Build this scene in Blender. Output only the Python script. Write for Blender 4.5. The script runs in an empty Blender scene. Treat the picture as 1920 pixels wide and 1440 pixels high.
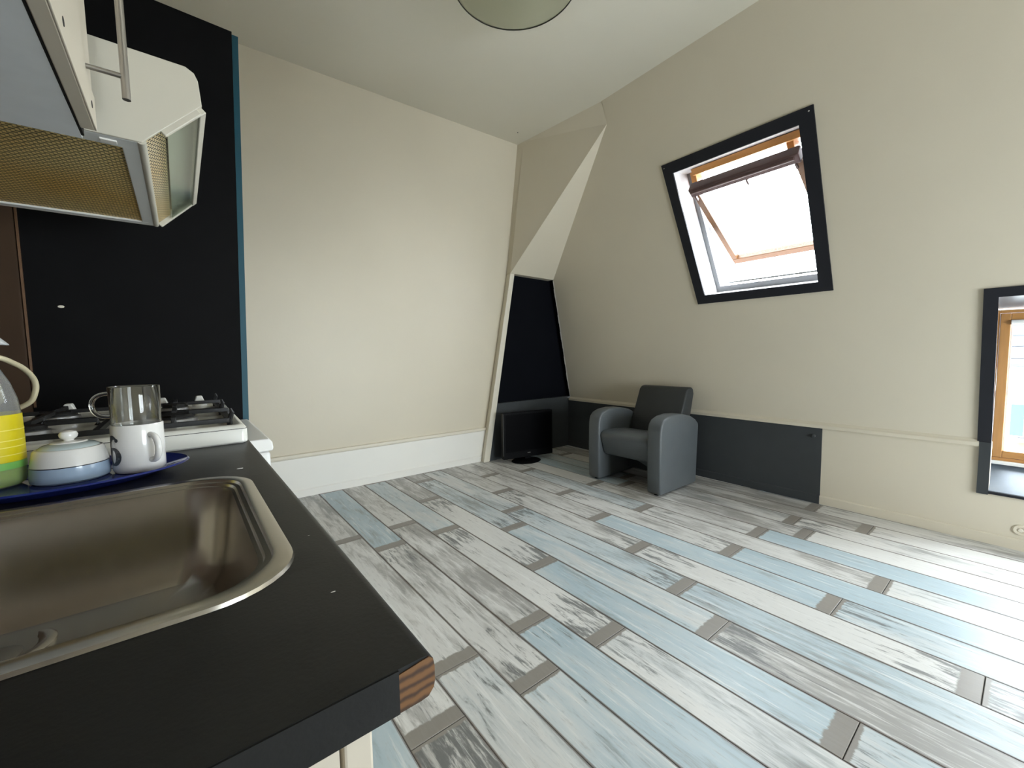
import bpy, bmesh, math, random
from mathutils import Vector, Matrix
random.seed(7)
C = bpy.context.scene.collection
S = bpy.context.scene
PI = math.pi

# ------------------------------------------------------------------ camera, sky, exposure
def setup():
    f, cx, cy = 778.0, 960.0, 720.0
    ray = lambda p: Vector(((p[0]-cx)/f, -(p[1]-cy)/f, 1.0))
    A = ray((1998, 645)).normalized()
    B = ray((374, 672)); B = (B - A*A.dot(B)).normalized()
    Z = A.cross(B)
    if Z.y < 0: Z = -Z
    R = Matrix((A, B, Z))
    right, up, fwd = R @ Vector((1,0,0)), R @ Vector((0,1,0)), R @ Vector((0,0,1))
    cam = bpy.data.cameras.new('camera'); co = bpy.data.objects.new('camera', cam); C.objects.link(co)
    M = Matrix((right, up, -fwd)).transposed().to_4x4(); M.translation = Vector((0, 0, 1.12))
    co.matrix_world = M
    cam.sensor_fit = 'HORIZONTAL'; cam.sensor_width = 36; cam.lens = f/1920*36; cam.clip_start = .02; cam.clip_end = 300
    S.camera = co
setup()
SKY = 25.0
w = bpy.data.worlds.new('overcast_sky'); S.world = w; w.use_nodes = True
bg = w.node_tree.nodes['Background']; bg.inputs[0].default_value = (.90, .95, 1.0, 1); bg.inputs[1].default_value = SKY
S.view_settings.view_transform = 'Standard'; S.view_settings.look = 'None'
S.view_settings.exposure = 0.32; S.view_settings.gamma = 1.0; S.view_settings.use_curve_mapping = False
S.cycles.diffuse_bounces = 8; S.cycles.max_bounces = 14; S.cycles.transparent_max_bounces = 16
def portal(name, loc, normal, sx, sy, tangent):
    l = bpy.data.lights.new(name, 'AREA'); l.shape = 'RECTANGLE'; l.size = sx; l.size_y = sy
    l.cycles.is_portal = True
    o = bpy.data.objects.new(name, l); C.objects.link(o)
    z = -Vector(normal).normalized(); x = Vector(tangent).normalized(); y = z.cross(x)
    m = Matrix((x, y, z)).transposed().to_4x4(); m.translation = Vector(loc); o.matrix_world = m
portal('skylight_portal', (3.62, 1.45, 2.10), (-1, 0, -.19), 1.05, 1.25, (0, 1, 0))
portal('near_portal', (2.10, -2.66, .97), (0, 1, 0), 1.6, 1.4, (1, 0, 0))
portal('dormer_portal', (3.80, -.22, .88), (-1, 0, 0), .96, .92, (0, 1, 0))

# ------------------------------------------------------------------ materials
MATS = {}
def nodes(name):
    m = bpy.data.materials.new(name); m.use_nodes = True
    nt = m.node_tree; b = nt.nodes['Principled BSDF']
    return m, nt, b
def lin(c):   # sRGB 0-255 to linear
    return tuple(((v/255)/12.92 if v/255 < .04045 else ((v/255+.055)/1.055)**2.4) for v in c) + (1,)
def N(nt, t, **k):
    n = nt.nodes.new(t)
    for a, v in k.items():
        if a.startswith('i_'):
            n.inputs[int(a[2:])].default_value = v
        else: setattr(n, a, v)
    return n
def mat(name, col, rough=.5, metal=0, var=.06, scale=6, bump=0, bscale=60, coat=0, spec=.5, trans=0, ior=1.45, stretch=None):
    """procedural surface: base colour with slight noise variation, optional noise bump"""
    if name in MATS: return MATS[name]
    m, nt, b = nodes(name); L = nt.links.new
    tc = N(nt, 'ShaderNodeTexCoord')
    mp = N(nt, 'ShaderNodeMapping'); L(tc.outputs['Object'], mp.inputs[0])
    if stretch: mp.inputs['Scale'].default_value = stretch
    n = N(nt, 'ShaderNodeTexNoise'); n.inputs['Scale'].default_value = scale; n.inputs['Detail'].default_value = 5
    L(mp.outputs[0], n.inputs['Vector'])
    mx = N(nt, 'ShaderNodeMix', data_type='RGBA')
    c = col
    mx.inputs[6].default_value = tuple(max(0, v*(1-var)) for v in c[:3]) + (1,)
    mx.inputs[7].default_value = tuple(min(1, v*(1+var)) for v in c[:3]) + (1,)
    L(n.outputs[0], mx.inputs[0]); L(mx.outputs[2], b.inputs['Base Color'])
    b.inputs['Roughness'].default_value = rough; b.inputs['Metallic'].default_value = metal
    b.inputs['Specular IOR Level'].default_value = spec; b.inputs['IOR'].default_value = ior
    b.inputs['Coat Weight'].default_value = coat
    b.inputs['Transmission Weight'].default_value = trans
    if bump:
        n2 = N(nt, 'ShaderNodeTexNoise'); n2.inputs['Scale'].default_value = bscale; n2.inputs['Detail'].default_value = 4
        L(mp.outputs[0], n2.inputs['Vector'])
        bp = N(nt, 'ShaderNodeBump'); bp.inputs['Strength'].default_value = bump; bp.inputs['Distance'].default_value = .004
        L(n2.outputs[0], bp.inputs['Height']); L(bp.outputs[0], b.inputs['Normal'])
    MATS[name] = m; return m
WALLC = (.67, .61, .49, 1)
mat('wall_paint', WALLC, .42, var=.035, scale=2.2, bump=.12, bscale=45)
mat('ceiling_paint', (.68, .645, .545, 1), .7, var=.03, scale=2, bump=.1, bscale=50)
mat('white_trim', (.86, .84, .79, 1), .42, var=.03, scale=3)
mat('cream_trim', (.74, .69, .58, 1), .5, var=.03, scale=3)
mat('dark_paint', (.052, .057, .060, 1), .6, var=.12, scale=5, bump=.06, spec=.25)
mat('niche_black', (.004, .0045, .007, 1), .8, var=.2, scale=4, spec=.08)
mat('frame_black', (.016, .017, .022, 1), .55, var=.15, scale=9, spec=.3)
mat('reveal_white', (.82, .83, .85, 1), .22, var=.03, scale=5)
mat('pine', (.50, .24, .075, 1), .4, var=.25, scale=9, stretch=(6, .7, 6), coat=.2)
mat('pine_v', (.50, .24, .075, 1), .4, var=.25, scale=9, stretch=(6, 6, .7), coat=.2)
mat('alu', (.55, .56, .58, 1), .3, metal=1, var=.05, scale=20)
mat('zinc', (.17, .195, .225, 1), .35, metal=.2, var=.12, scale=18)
mat('pine_sash_dimmed', (.115, .045, .011, 1), .45, var=.25, scale=9, stretch=(6, .7, 6))  # same pine, colour darkened to offset strong skylight on the open sash
mat('frame_grey', (.16, .16, .165, 1), .4, var=.1, scale=9)
mat('dark_bronze', (.10, .055, .05, 1), .4, var=.2, scale=12)
mat('counter_black', (.0135, .0135, .0135, 1), .42, var=.6, scale=14, bump=.05, bscale=250, spec=.32)
def ply():
    m, nt, b = nodes('wood_core'); L = nt.links.new
    tc = N(nt, 'ShaderNodeTexCoord'); w_ = N(nt, 'ShaderNodeTexWave', bands_direction='Z', wave_profile='SIN')
    w_.inputs['Scale'].default_value = 46; w_.inputs['Distortion'].default_value = 3.5; w_.inputs['Detail'].default_value = 4; w_.inputs['Detail Scale'].default_value = 1.2
    L(tc.outputs['Object'], w_.inputs['Vector'])
    rp = N(nt, 'ShaderNodeValToRGB'); e = rp.color_ramp.elements; e[0].color = (.050, .020, .006, 1); e[1].color = (.18, .080, .022, 1); e[0].position = .05; e[1].position = .8
    x = e.new(.4); x.color = (.12, .050, .013, 1)
    L(w_.outputs['Fac'], rp.inputs[0]); L(rp.outputs[0], b.inputs['Base Color']); b.inputs['Roughness'].default_value = .6
    MATS['wood_core'] = m
ply()
mat('steel', (.56, .53, .48, 1), .26, metal=1, var=.06, scale=60, stretch=(1, .15, 1))
mat('chrome', (.72, .70, .68, 1), .16, metal=1, var=.03)
mat('satin_steel', (.44, .42, .40, 1), .3, metal=1, var=.05, scale=40, stretch=(1, 1, .1))
mat('enamel_white', (.76, .755, .71, 1), .22, var=.02, coat=.3)
mat('appliance_white', (.80, .80, .80, 1), .3, var=.02)
mat('cast_black', (.012, .012, .013, 1), .45, var=.3, scale=60, bump=.1, bscale=200)
mat('burner_alu', (.42, .42, .42, 1), .42, metal=1, var=.1, scale=30)
mat('knob_white', (.82, .82, .80, 1), .35, var=.02)
mat('partition_black', (.006, .006, .0065, 1), .7, var=.2, scale=8, spec=.10)
mat('teal_paint', (.003, .065, .098, 1), .5, var=.1)
mat('brown_wall', (.055, .032, .018, 1), .5, var=.3, scale=4)
mat('cab_white', (.64, .58, .48, 1), .45, var=.03, scale=12)
mat('cab_grey', (.80, .83, .86, 1), .5, var=.06, scale=25)
mat('hood_white', (.60, .57, .49, 1), .4, var=.03, scale=8)
mat('hood_grey', (.74, .75, .74, 1), .45, var=.05, scale=10)
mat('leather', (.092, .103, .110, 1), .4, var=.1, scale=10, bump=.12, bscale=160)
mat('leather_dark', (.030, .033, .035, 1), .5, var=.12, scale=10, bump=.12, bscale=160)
mat('black_plastic', (.003, .003, .0035, 1), .45, var=.1, spec=.15)
mat('screen_black', (.002, .002, .0025, 1), .35, var=.05, spec=.1)
mat('mug_white', (.80, .79, .77, 1), .15, var=.015, coat=.3)
mat('glaze_blue', (.36, .47, .62, 1), .16, var=.03, coat=.3)
mat('glaze_pale', (.50, .58, .60, 1), .16, var=.03, coat=.3)
mat('ink_black', (.008, .009, .014, 1), .3)
mat('label_yellow', (.72, .60, .01, 1), .4, var=.05, scale=40)
mat('label_line', (.86, .76, .16, 1), .45)
mat('pump_grey', (.55, .56, .57, 1), .35)
mat('hose_cream', (.62, .56, .38, 1), .5)
mat('lamp_metal', (.62, .60, .52, 1), .35, metal=.3)
mat('rim_dark', (.02, .018, .012, 1), .4)
mat('dark_gap', (.012, .010, .009, 1), .8)
mat('slate', (.042, .045, .052, 1), .7, var=.3, scale=20)
mat('render_white', (.72, .72, .70, 1), .7, var=.03)
mat('blue_shutter', (.006, .055, .10, 1), .5)
mat('plaster_yellow', (.12, .09, .03, 1), .7)
mat('asphalt', (.10, .10, .10, 1), .8)
mat('tea_brown', (.16, .09, .05, 1), .3)

def glass_mat(name, col, ior=1.45, rough=0.0, clear=.0):
    m, nt, b = nodes(name)
    b.inputs['Base Color'].default_value = col; b.inputs['Transmission Weight'].default_value = 1
    b.inputs['Roughness'].default_value = rough; b.inputs['IOR'].default_value = ior
    MATS[name] = m
glass_mat('cup_glass', (.97, .98, .97, 1))
glass_mat('bottle_clear', (.93, .96, .97, 1), 1.2)
MATS['bottle_clear'].node_tree.nodes['Principled BSDF'].inputs['Transmission Weight'].default_value = .86
MATS['bottle_clear'].node_tree.nodes['Principled BSDF'].inputs['Roughness'].default_value = .06
glass_mat('liquid_green', (.50, .74, .05, 1), 1.33)
MATS['liquid_green'].node_tree.nodes['Principled BSDF'].inputs['Transmission Weight'].default_value = .35
glass_mat('plate_blue', (.030, .050, .30, 1), 1.45, .03)
MATS['plate_blue'].node_tree.nodes['Principled BSDF'].inputs['Transmission Weight'].default_value = .45
glass_mat('lamp_glass', (.66, .68, .58, 1), 1.3, .5)
glass_mat('visor_glass', (.80, .86, .76, 1), 1.2, .12)
def pane_mat():
    m, nt, b = nodes('window_pane'); L = nt.links.new
    tr = N(nt, 'ShaderNodeBsdfTransparent'); gl = N(nt, 'ShaderNodeBsdfGlossy'); gl.inputs['Roughness'].default_value = .02
    tr.inputs[0].default_value = (.95, .97, .97, 1)
    mx = N(nt, 'ShaderNodeMixShader'); mx.inputs[0].default_value = .07
    L(tr.outputs[0], mx.inputs[1]); L(gl.outputs[0], mx.inputs[2])
    L(mx.outputs[0], nt.nodes['Material Output'].inputs[0]); MATS['window_pane'] = m
pane_mat()

def mesh_grille(name, c_metal, c_hole, sx, sy):
    """perforated sheet: staggered rows of slots as fine relief"""
    m, nt, b = nodes(name); L = nt.links.new
    tc = N(nt, 'ShaderNodeTexCoord'); mp = N(nt, 'ShaderNodeMapping'); mp.inputs['Scale'].default_value = (sx, sy, 1)
    L(tc.outputs['UV'], mp.inputs[0])
    br = N(nt, 'ShaderNodeTexBrick'); br.inputs['Scale'].default_value = 1.0
    br.inputs['Color1'].default_value = c_hole; br.inputs['Color2'].default_value = c_hole; br.inputs['Mortar'].default_value = c_metal
    br.inputs['Mortar Size'].default_value = .085; br.inputs['Brick Width'].default_value = .5; br.inputs['Row Height'].default_value = .36
    L(mp.outputs[0], br.inputs['Vector'])
    n = N(nt, 'ShaderNodeTexNoise'); n.inputs['Scale'].default_value = 3.5; L(tc.outputs['Object'], n.inputs['Vector'])
    gr = N(nt, 'ShaderNodeMix', data_type='RGBA', blend_type='MULTIPLY'); L(br.outputs[0], gr.inputs[6])
    rp = N(nt, 'ShaderNodeValToRGB'); rp.color_ramp.elements[0].color = (.95, .72, .36, 1); rp.color_ramp.elements[1].color = (1, .95, .8, 1)
    rp.color_ramp.elements[0].position = .35; rp.color_ramp.elements[1].position = .65
    L(n.outputs[0], rp.inputs[0]); L(rp.outputs[0], gr.inputs[7]); gr.inputs[0].default_value = .9
    L(gr.outputs[2], b.inputs['Base Color']); b.inputs['Roughness'].default_value = .45; b.inputs['Metallic'].default_value = .2
    bp = N(nt, 'ShaderNodeBump'); bp.inputs['Strength'].default_value = .6; bp.inputs['Distance'].default_value = .002
    L(br.outputs['Fac'], bp.inputs['Height']); L(bp.outputs[0], b.inputs['Normal'])
    MATS[name] = m
mesh_grille('grille', (.88, .74, .40, 1), (.05, .035, .012, 1), 13, 26)
mesh_grille('grille_fine', (.85, .80, .66, 1), (.03, .026, .02, 1), 2.6, 24)

PW = .1812
def plank_mat():
    """weathered paint print; object colour = (blue, grey, dark scratches), geometry decides the boards"""
    m, nt, b = nodes('plank_print'); L = nt.links.new
    oi = N(nt, 'ShaderNodeObjectInfo'); sep = N(nt, 'ShaderNodeSeparateColor'); L(oi.outputs['Color'], sep.inputs[0])
    tc = N(nt, 'ShaderNodeTexCoord')
    rnd = N(nt, 'ShaderNodeMath', operation='MULTIPLY', i_1=57.0); L(oi.outputs['Random'], rnd.inputs[0])
    off = N(nt, 'ShaderNodeCombineXYZ'); L(rnd.outputs[0], off.inputs[0]); L(rnd.outputs[0], off.inputs[2])
    def noise(sx, sy, detail, rough=.6, dist=0):
        mp = N(nt, 'ShaderNodeMapping'); mp.inputs['Scale'].default_value = (sx, sy, 1); L(tc.outputs['Object'], mp.inputs[0])
        ad = N(nt, 'ShaderNodeVectorMath', operation='ADD'); L(mp.outputs[0], ad.inputs[0]); L(off.outputs[0], ad.inputs[1])
        n = N(nt, 'ShaderNodeTexNoise'); n.inputs['Scale'].default_value = 1; n.inputs['Detail'].default_value = detail
        n.inputs['Roughness'].default_value = rough; n.inputs['Distortion'].default_value = dist
        L(ad.outputs[0], n.inputs['Vector']); return n.outputs[0]
    def M(op, a, b_=None, clamp=False, c=None):
        n = N(nt, 'ShaderNodeMath', operation=op); n.use_clamp = clamp
        for i, v in enumerate((a, b_, c)):
            if v is None: continue
            if isinstance(v, (int, float)): n.inputs[i].default_value = v
            else: L(v, n.inputs[i])
        return n.outputs[0]
    def step(v, lo, hi):
        n = N(nt, 'ShaderNodeMapRange'); n.interpolation_type = 'SMOOTHSTEP'
        for k, x in ((1, lo), (2, hi)):
            if isinstance(x, (int, float)): n.inputs[k].default_value = x
            else: L(x, n.inputs[k])
        L(v, n.inputs[0]); return n.outputs[0]
    def mix(fac, a, b_):
        n = N(nt, 'ShaderNodeMix', data_type='RGBA')
        L(fac, n.inputs[0])
        for i, v in ((6, a), (7, b_)):
            if isinstance(v, tuple): n.inputs[i].default_value = v
            else: L(v, n.inputs[i])
        return n.outputs[2]
    patch = noise(7, 1.6, 5, .55, .4); streak = noise(38, 5.5, 9, .68, .5); fine = noise(120, 14, 6, .7); broad = noise(3, .9, 2)
    grain = noise(60, 3.0, 7, .7, .3)
    white = mix(broad, (.53, .525, .51, 1), (.78, .775, .76, 1))
    blue = mix(broad, (.33, .43, .49, 1), (.50, .60, .65, 1))
    # blue wash comes and goes along the board
    bm = step(M('ADD', M('MULTIPLY', M('ADD', patch, M('MULTIPLY', M('SUBTRACT', streak, .5), .5)), .75), sep.outputs[0]), .66, 1.08)
    col = mix(bm, white, blue)
    # bare grey wood showing through
    gm = step(M('ADD', M('ADD', M('MULTIPLY', patch, .5), M('MULTIPLY', streak, .5)), M('MULTIPLY', sep.outputs[1], .22)), .56, .74)
    col = mix(M('MULTIPLY', gm, .8), col, (.25, .24, .225, 1))
    # dark flaked streaks, strongest towards the board ends
    xyz = N(nt, 'ShaderNodeSeparateXYZ'); L(tc.outputs['Object'], xyz.inputs[0])
    ax = M('ABSOLUTE', xyz.outputs[0]); y = xyz.outputs[1]
    endn = M('MAXIMUM', step(y, .45, .08), step(y, .85, 1.2))
    dk = step(M('ADD', M('ADD', M('MULTIPLY', streak, .75), M('MULTIPLY', fine, .3)), M('MULTIPLY', M('MULTIPLY', sep.outputs[2], .16), M('ADD', endn, .35))), .66, .76)
    col = mix(M('MULTIPLY', dk, .85), col, (.13, .135, .135, 1))
    # fine white and grey scratching
    col = mix(M('MULTIPLY', step(grain, .53, .66), .6), col, (.78, .78, .77, 1))
    col = mix(M('MULTIPLY', step(fine, .54, .70), .5), col, (.33, .33, .325, 1))
    # worn edge lines and the taupe band printed across the board ends
    edge = step(M('ADD', ax, M('MULTIPLY', M('SUBTRACT', patch, .5), .012)), PW/2-.0075, PW/2-.0045)
    col = mix(M('MULTIPLY', edge, .75), col, (.17, .14, .125, 1))
    jag = M('MULTIPLY', M('SUBTRACT', streak, .5), .03)
    band = M('MAXIMUM', step(M('ADD', y, jag), .060, .052), step(M('ADD', y, jag), 1.270, 1.276))
    tp = mix(fine, (.225, .205, .185, 1), (.29, .27, .245, 1))
    col = mix(band, col, tp)
    L(col, b.inputs['Base Color'])
    rg = M('ADD', M('MULTIPLY', streak, .12), .36); L(rg, b.inputs['Roughness'])
    b.inputs['Specular IOR Level'].default_value = .4
    bp = N(nt, 'ShaderNodeBump'); bp.inputs['Strength'].default_value = .10; bp.inputs['Distance'].default_value = .002
    L(streak, bp.inputs['Height']); L(bp.outputs[0], b.inputs['Normal'])
    MATS['plank_print'] = m
plank_mat()

# ------------------------------------------------------------------ builders
def obj(name, bm, m, parent=None, smooth=False, bevel=0, seg=2):
    if bevel:
        bmesh.ops.remove_doubles(bm, verts=bm.verts, dist=1e-6)
        bmesh.ops.bevel(bm, geom=[e for e in bm.edges if len(e.link_faces) == 2 and e.calc_face_angle(0) > .5],
                        offset=bevel, segments=seg, profile=.5, affect='EDGES', clamp_overlap=True)
    bmesh.ops.recalc_face_normals(bm, faces=bm.faces)
    me = bpy.data.meshes.new(name); bm.to_mesh(me); bm.free()
    me.materials.append(MATS[m] if isinstance(m, str) else m)
    if smooth:
        for p in me.polygons: p.use_smooth = True
        me.set_sharp_from_angle(angle=math.radians(38))
    o = bpy.data.objects.new(name, me); C.objects.link(o)
    if parent: o.parent = parent
    return o
def tag(o, label, cat, group=None):
    o['label'] = label; o['category'] = cat
    if group: o['group'] = group
    return o
def thing(name, label, cat, loc=(0, 0, 0), rz=0, group=None):
    o = bpy.data.objects.new(name, None); C.objects.link(o); o.empty_display_size = .1
    o.location = loc; o.rotation_euler = (0, 0, rz)
    return tag(o, label, cat, group)
def struct(o, label=None):
    o['kind'] = 'structure'
    if label: o['label'] = label
    return o
def B(): return bmesh.new()
def box(bm, a, b):
    x0, y0, z0 = a; x1, y1, z1 = b
    v = [bm.verts.new(p) for p in ((x0,y0,z0),(x1,y0,z0),(x1,y1,z0),(x0,y1,z0),(x0,y0,z1),(x1,y0,z1),(x1,y1,z1),(x0,y1,z1))]
    for f in ((3,2,1,0),(4,5,6,7),(0,1,5,4),(1,2,6,5),(2,3,7,6),(3,0,4,7)): bm.faces.new([v[i] for i in f])
    return bm
def bx(a, b): return box(B(), a, b)
def hexa(bm, p):     # 8 corner points: bottom 4 then top 4
    v = [bm.verts.new(q) for q in p]
    for f in ((3,2,1,0),(4,5,6,7),(0,1,5,4),(1,2,6,5),(2,3,7,6),(3,0,4,7)): bm.faces.new([v[i] for i in f])
    return bm
def poly(bm, pts): return bm.faces.new([bm.verts.new(p) for p in pts])
def prism(bm, pts, d):     # polygon swept by vector d
    d = Vector(d); a = [bm.verts.new(p) for p in pts]; b = [bm.verts.new(Vector(p)+d) for p in pts]
    n = len(pts); bm.faces.new(a); bm.faces.new(b[::-1])
    for i in range(n): bm.faces.new((a[i], b[i], b[(i+1) % n], a[(i+1) % n]))
    return bm
def lathe(bm, prof, seg=40, c=(0, 0, 0), sx=1, sy=1, closed=False):
    rings = []
    for r, z in prof:
        if r < 1e-6: rings.append([bm.verts.new((c[0], c[1], c[2]+z))])
        else: rings.append([bm.verts.new((c[0]+sx*r*math.cos(2*PI*i/seg), c[1]+sy*r*math.sin(2*PI*i/seg), c[2]+z)) for i in range(seg)])
    pairs = list(zip(rings, rings[1:]))
    if closed: pairs.append((rings[-1], rings[0]))
    for a, b in pairs:
        for i in range(seg):
            j = (i+1) % seg
            if len(a) == 1 and len(b) == 1: continue
            if len(a) == 1: bm.faces.new((a[0], b[i], b[j]))
            elif len(b) == 1: bm.faces.new((a[i], a[j], b[0]))
            else: bm.faces.new((a[i], a[j], b[j], b[i]))
    return bm
def tube(bm, pts, r, seg=10, caps=True):
    pts = [Vector(p) for p in pts]; rings = []; n = len(pts)
    t0 = (pts[1]-pts[0]).normalized(); u = t0.orthogonal().normalized()
    for i, p in enumerate(pts):
        t = (pts[min(i+1, n-1)]-pts[max(i-1, 0)]).normalized()
        u = (u - t*u.dot(t)).normalized(); v = t.cross(u); rr = r[i] if isinstance(r, (list, tuple)) else r
        rings.append([bm.verts.new(p+rr*(u*math.cos(2*PI*k/seg)+v*math.sin(2*PI*k/seg))) for k in range(seg)])
    for a, b in zip(rings, rings[1:]):
        for k in range(seg): bm.faces.new((a[k], a[(k+1) % seg], b[(k+1) % seg], b[k]))
    if caps: bm.faces.new(rings[0][::-1]); bm.faces.new(rings[-1])
    return bm
def spline(pts, n=8):
    P = [Vector(p) for p in pts]; P = [2*P[0]-P[1]] + P + [2*P[-1]-P[-2]]; out = []
    for i in range(1, len(P)-2):
        for k in range(n):
            t = k/n; a, b, c, d = P[i-1:i+3]
            out.append(.5*((2*b)+(c-a)*t+(2*a-5*b+4*c-d)*t*t+(3*b-a-3*c+d)*t**3))
    return out + [P[-2]]
def rrect(x0, y0, x1, y1, r, n=8):
    out = []
    for cx, cy, a in ((x1-r, y1-r, 0), (x0+r, y1-r, PI/2), (x0+r, y0+r, PI), (x1-r, y0+r, 1.5*PI)):
        for i in range(n+1):
            t = a + PI/2*i/n; out.append((cx+r*math.cos(t), cy+r*math.sin(t)))
    return out
def loft(bm, loops, cap0=False, cap1=False):
    rings = [[bm.verts.new(p) for p in l] for l in loops]
    for a, b in zip(rings, rings[1:]):
        n = len(a)
        for i in range(n): bm.faces.new((a[i], a[(i+1) % n], b[(i+1) % n], b[i]))
    if cap0: bm.faces.new(rings[0][::-1])
    if cap1: bm.faces.new(rings[-1])
    return bm

# ------------------------------------------------------------------ the room
ZC = 3.34; YB = 3.63; XR = 3.52; YN = -2.6; KZ = .575
KS = (3.52-2.986)/(ZC-KZ)                       # lean of the sloping wall
sl = lambda y, z, d=0.0: Vector((XR-KS*(z-KZ), y, z)) + d*Vector((1, 0, KS)).normalized()
KA = math.radians(1.65); KO = Vector((.118, 0, 0))
def K(a, b, z): return Vector((KO.x + a*math.cos(KA)-b*math.sin(KA), a*math.sin(KA)+b*math.cos(KA), z))

# floor: sub-floor slab with every board a mesh of its own
fl = struct(obj('floor', bx((-1.0, YN-.1, -.12), (3.75, YB+.1, -.008)), 'dark_gap'), 'floor of weathered white, grey and pale blue laminate boards')
FA = .024                                        # boards run slightly askew of the walls
J = [1.063, 1.265, 1.025, 1.27, 1.02, 1.6, 2.067, 1.02, 1.393, 1.83, 1.047, 1.737, 1.058, .873, .998, .666, .993]
COLS = {  # (row, segment counted from the joint nearest y=1) -> blue, grey, dark
 (-1,0):(.62,.2,.2), (-1,1):(.5,.3,.2),
 (0,0):(.1,1.0,1.0), (0,1):(.15,.45,.5), (1,0):(.45,.45,.5), (1,1):(.2,.55,.3), (1,2):(.38,.75,.1),
 (2,0):(.52,.15,.2), (2,1):(.22,.55,.7), (2,2):(.68,.3,.1), (3,0):(.66,.25,.4), (3,1):(.1,.7,.4), (3,2):(.1,.55,.5),
 (4,0):(.42,.5,.6), (4,1):(.1,.25,.9), (4,2):(.55,.35,.4), (5,-1):(.5,.2,.5), (5,0):(.64,.25,.1), (5,1):(.05,.2,.9), (5,2):(.1,.8,.3),
 (6,-2):(.2,.8,.8), (6,-1):(.2,.8,.8), (6,0):(.52,.1,.3), (6,1):(.55,.5,.7), (6,2):(.1,.9,.2),
 (7,0):(.62,.45,.4), (7,1):(.56,.45,.8), (7,2):(.46,.4,.5), (8,-1):(.45,.4,.9), (8,0):(.12,.15,.8), (8,1):(.1,.65,.8), (8,2):(.1,.75,.4),
 (9,-1):(.6,.35,.6), (9,0):(.66,.15,.1), (9,1):(.1,.55,.5), (9,2):(.2,.6,.5), (10,0):(.7,.2,.1), (10,1):(.15,.6,.7), (10,2):(.1,.55,.3),
 (11,-1):(.35,.2,.3), (11,0):(.12,.6,.5), (11,1):(.5,.5,.6), (11,2):(.3,.7,.4), (12,0):(.72,.15,.1), (12,1):(.15,.6,.4),
 (13,0):(.25,.1,.1), (13,1):(.2,.8,.5), (14,0):(.3,.35,.9), (14,1):(.4,.7,.3), (15,0):(.3,.3,.4), (15,1):(.1,.85,.4), (16,0):(.25,.55,.4), (16,1):(.1,.85,.3)}
PL = 1.287
def plank_mesh(wd, ln):
    bm = B(); g = .0009; t = .0016
    lo = [(-wd/2+g, g), (wd/2-g, g), (wd/2-g, ln-g), (-wd/2+g, ln-g)]
    hi = [(-wd/2+g+t, g+t), (wd/2-g-t, g+t), (wd/2-g-t, ln-g-t), (-wd/2+g+t, ln-g-t)]
    loft(bm, [[(x, y, -.008) for x, y in lo], [(x, y, -t) for x, y in lo], [(x, y, 0) for x, y in hi]], False, True)
    me = bpy.data.meshes.new('floor_plank'); bmesh.ops.recalc_face_normals(bm, faces=bm.faces); bm.to_mesh(me); bm.free()
    me.materials.append(MATS['plank_print']); return me
full = plank_mesh(PW, PL)
prnd = random.Random(4)
for row in range(-7, 18):
    u = .531 + PW*row
    j0 = J[row] if 0 <= row < len(J) else .3 + ((row*37) % 9)*.14
    for k in range(-4, 4):
        ya = j0 + (k-1)*PL; yb = ya + PL
        if yb < YN or ya > YB: continue
        y0, y1 = max(ya, YN), min(yb, YB)
        x0 = u - FA*(y0+y1)/2
        if x0 < -.72 or x0 - PW/2 > XR+.02: continue
        me = full
        wd = PW
        if row == 17 or y0 != ya or y1 != yb:
            me = plank_mesh(wd, y1-y0)
            if y0 != ya:
                for v in me.vertices: v.co.y += y0-ya
        o = bpy.data.objects.new('floor_plank', me); C.objects.link(o); o.parent = fl
        o.location = (u-FA*ya, ya, 0); o.rotation_euler = (0, 0, math.atan(FA))
        c = COLS.get((row, k)) or (prnd.choice((.1, .2, .45, .62)), prnd.uniform(.1, .7), prnd.uniform(.1, .8))
        o.color = (c[0], c[1], c[2], 1)

# ceiling
struct(obj('ceiling', bx((-1.0, YN-.1, ZC), (3.3, YB+.1, ZC+.1)), 'ceiling_paint'), 'flat off-white ceiling')
# back wall with its plinth board
bw = struct(obj('wall_back', bx((-1.0, YB, -.01), (3.6, YB+.12, ZC+.05)), 'wall_paint'), 'cream end wall with a white plinth board')
def moulding(name, x0, x1, y, prof, m, parent):      # profile (depth, z) swept along x, standing out towards -y
    return obj(name, prism(B(), [(x0, y-d, z) for d, z in prof], (x1-x0, 0, 0)), m, parent)
bb = struct(moulding('baseboard_back', -.5, 2.40, YB, [(0, .06), (.016, .06), (.016, .315), (.0, .315)], 'white_trim', None))
moulding('cap_moulding', -.5, 2.43, YB, [(0, .315), (.022, .318), (.026, .33), (.022, .346), (.010, .350), (0, .350)], 'cream_trim', bb)
moulding('base_strip', -.5, 2.36, YB, [(0, 0), (.026, 0), (.026, .052), (.018, .060), (0, .060)], 'white_trim', bb)
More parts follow.
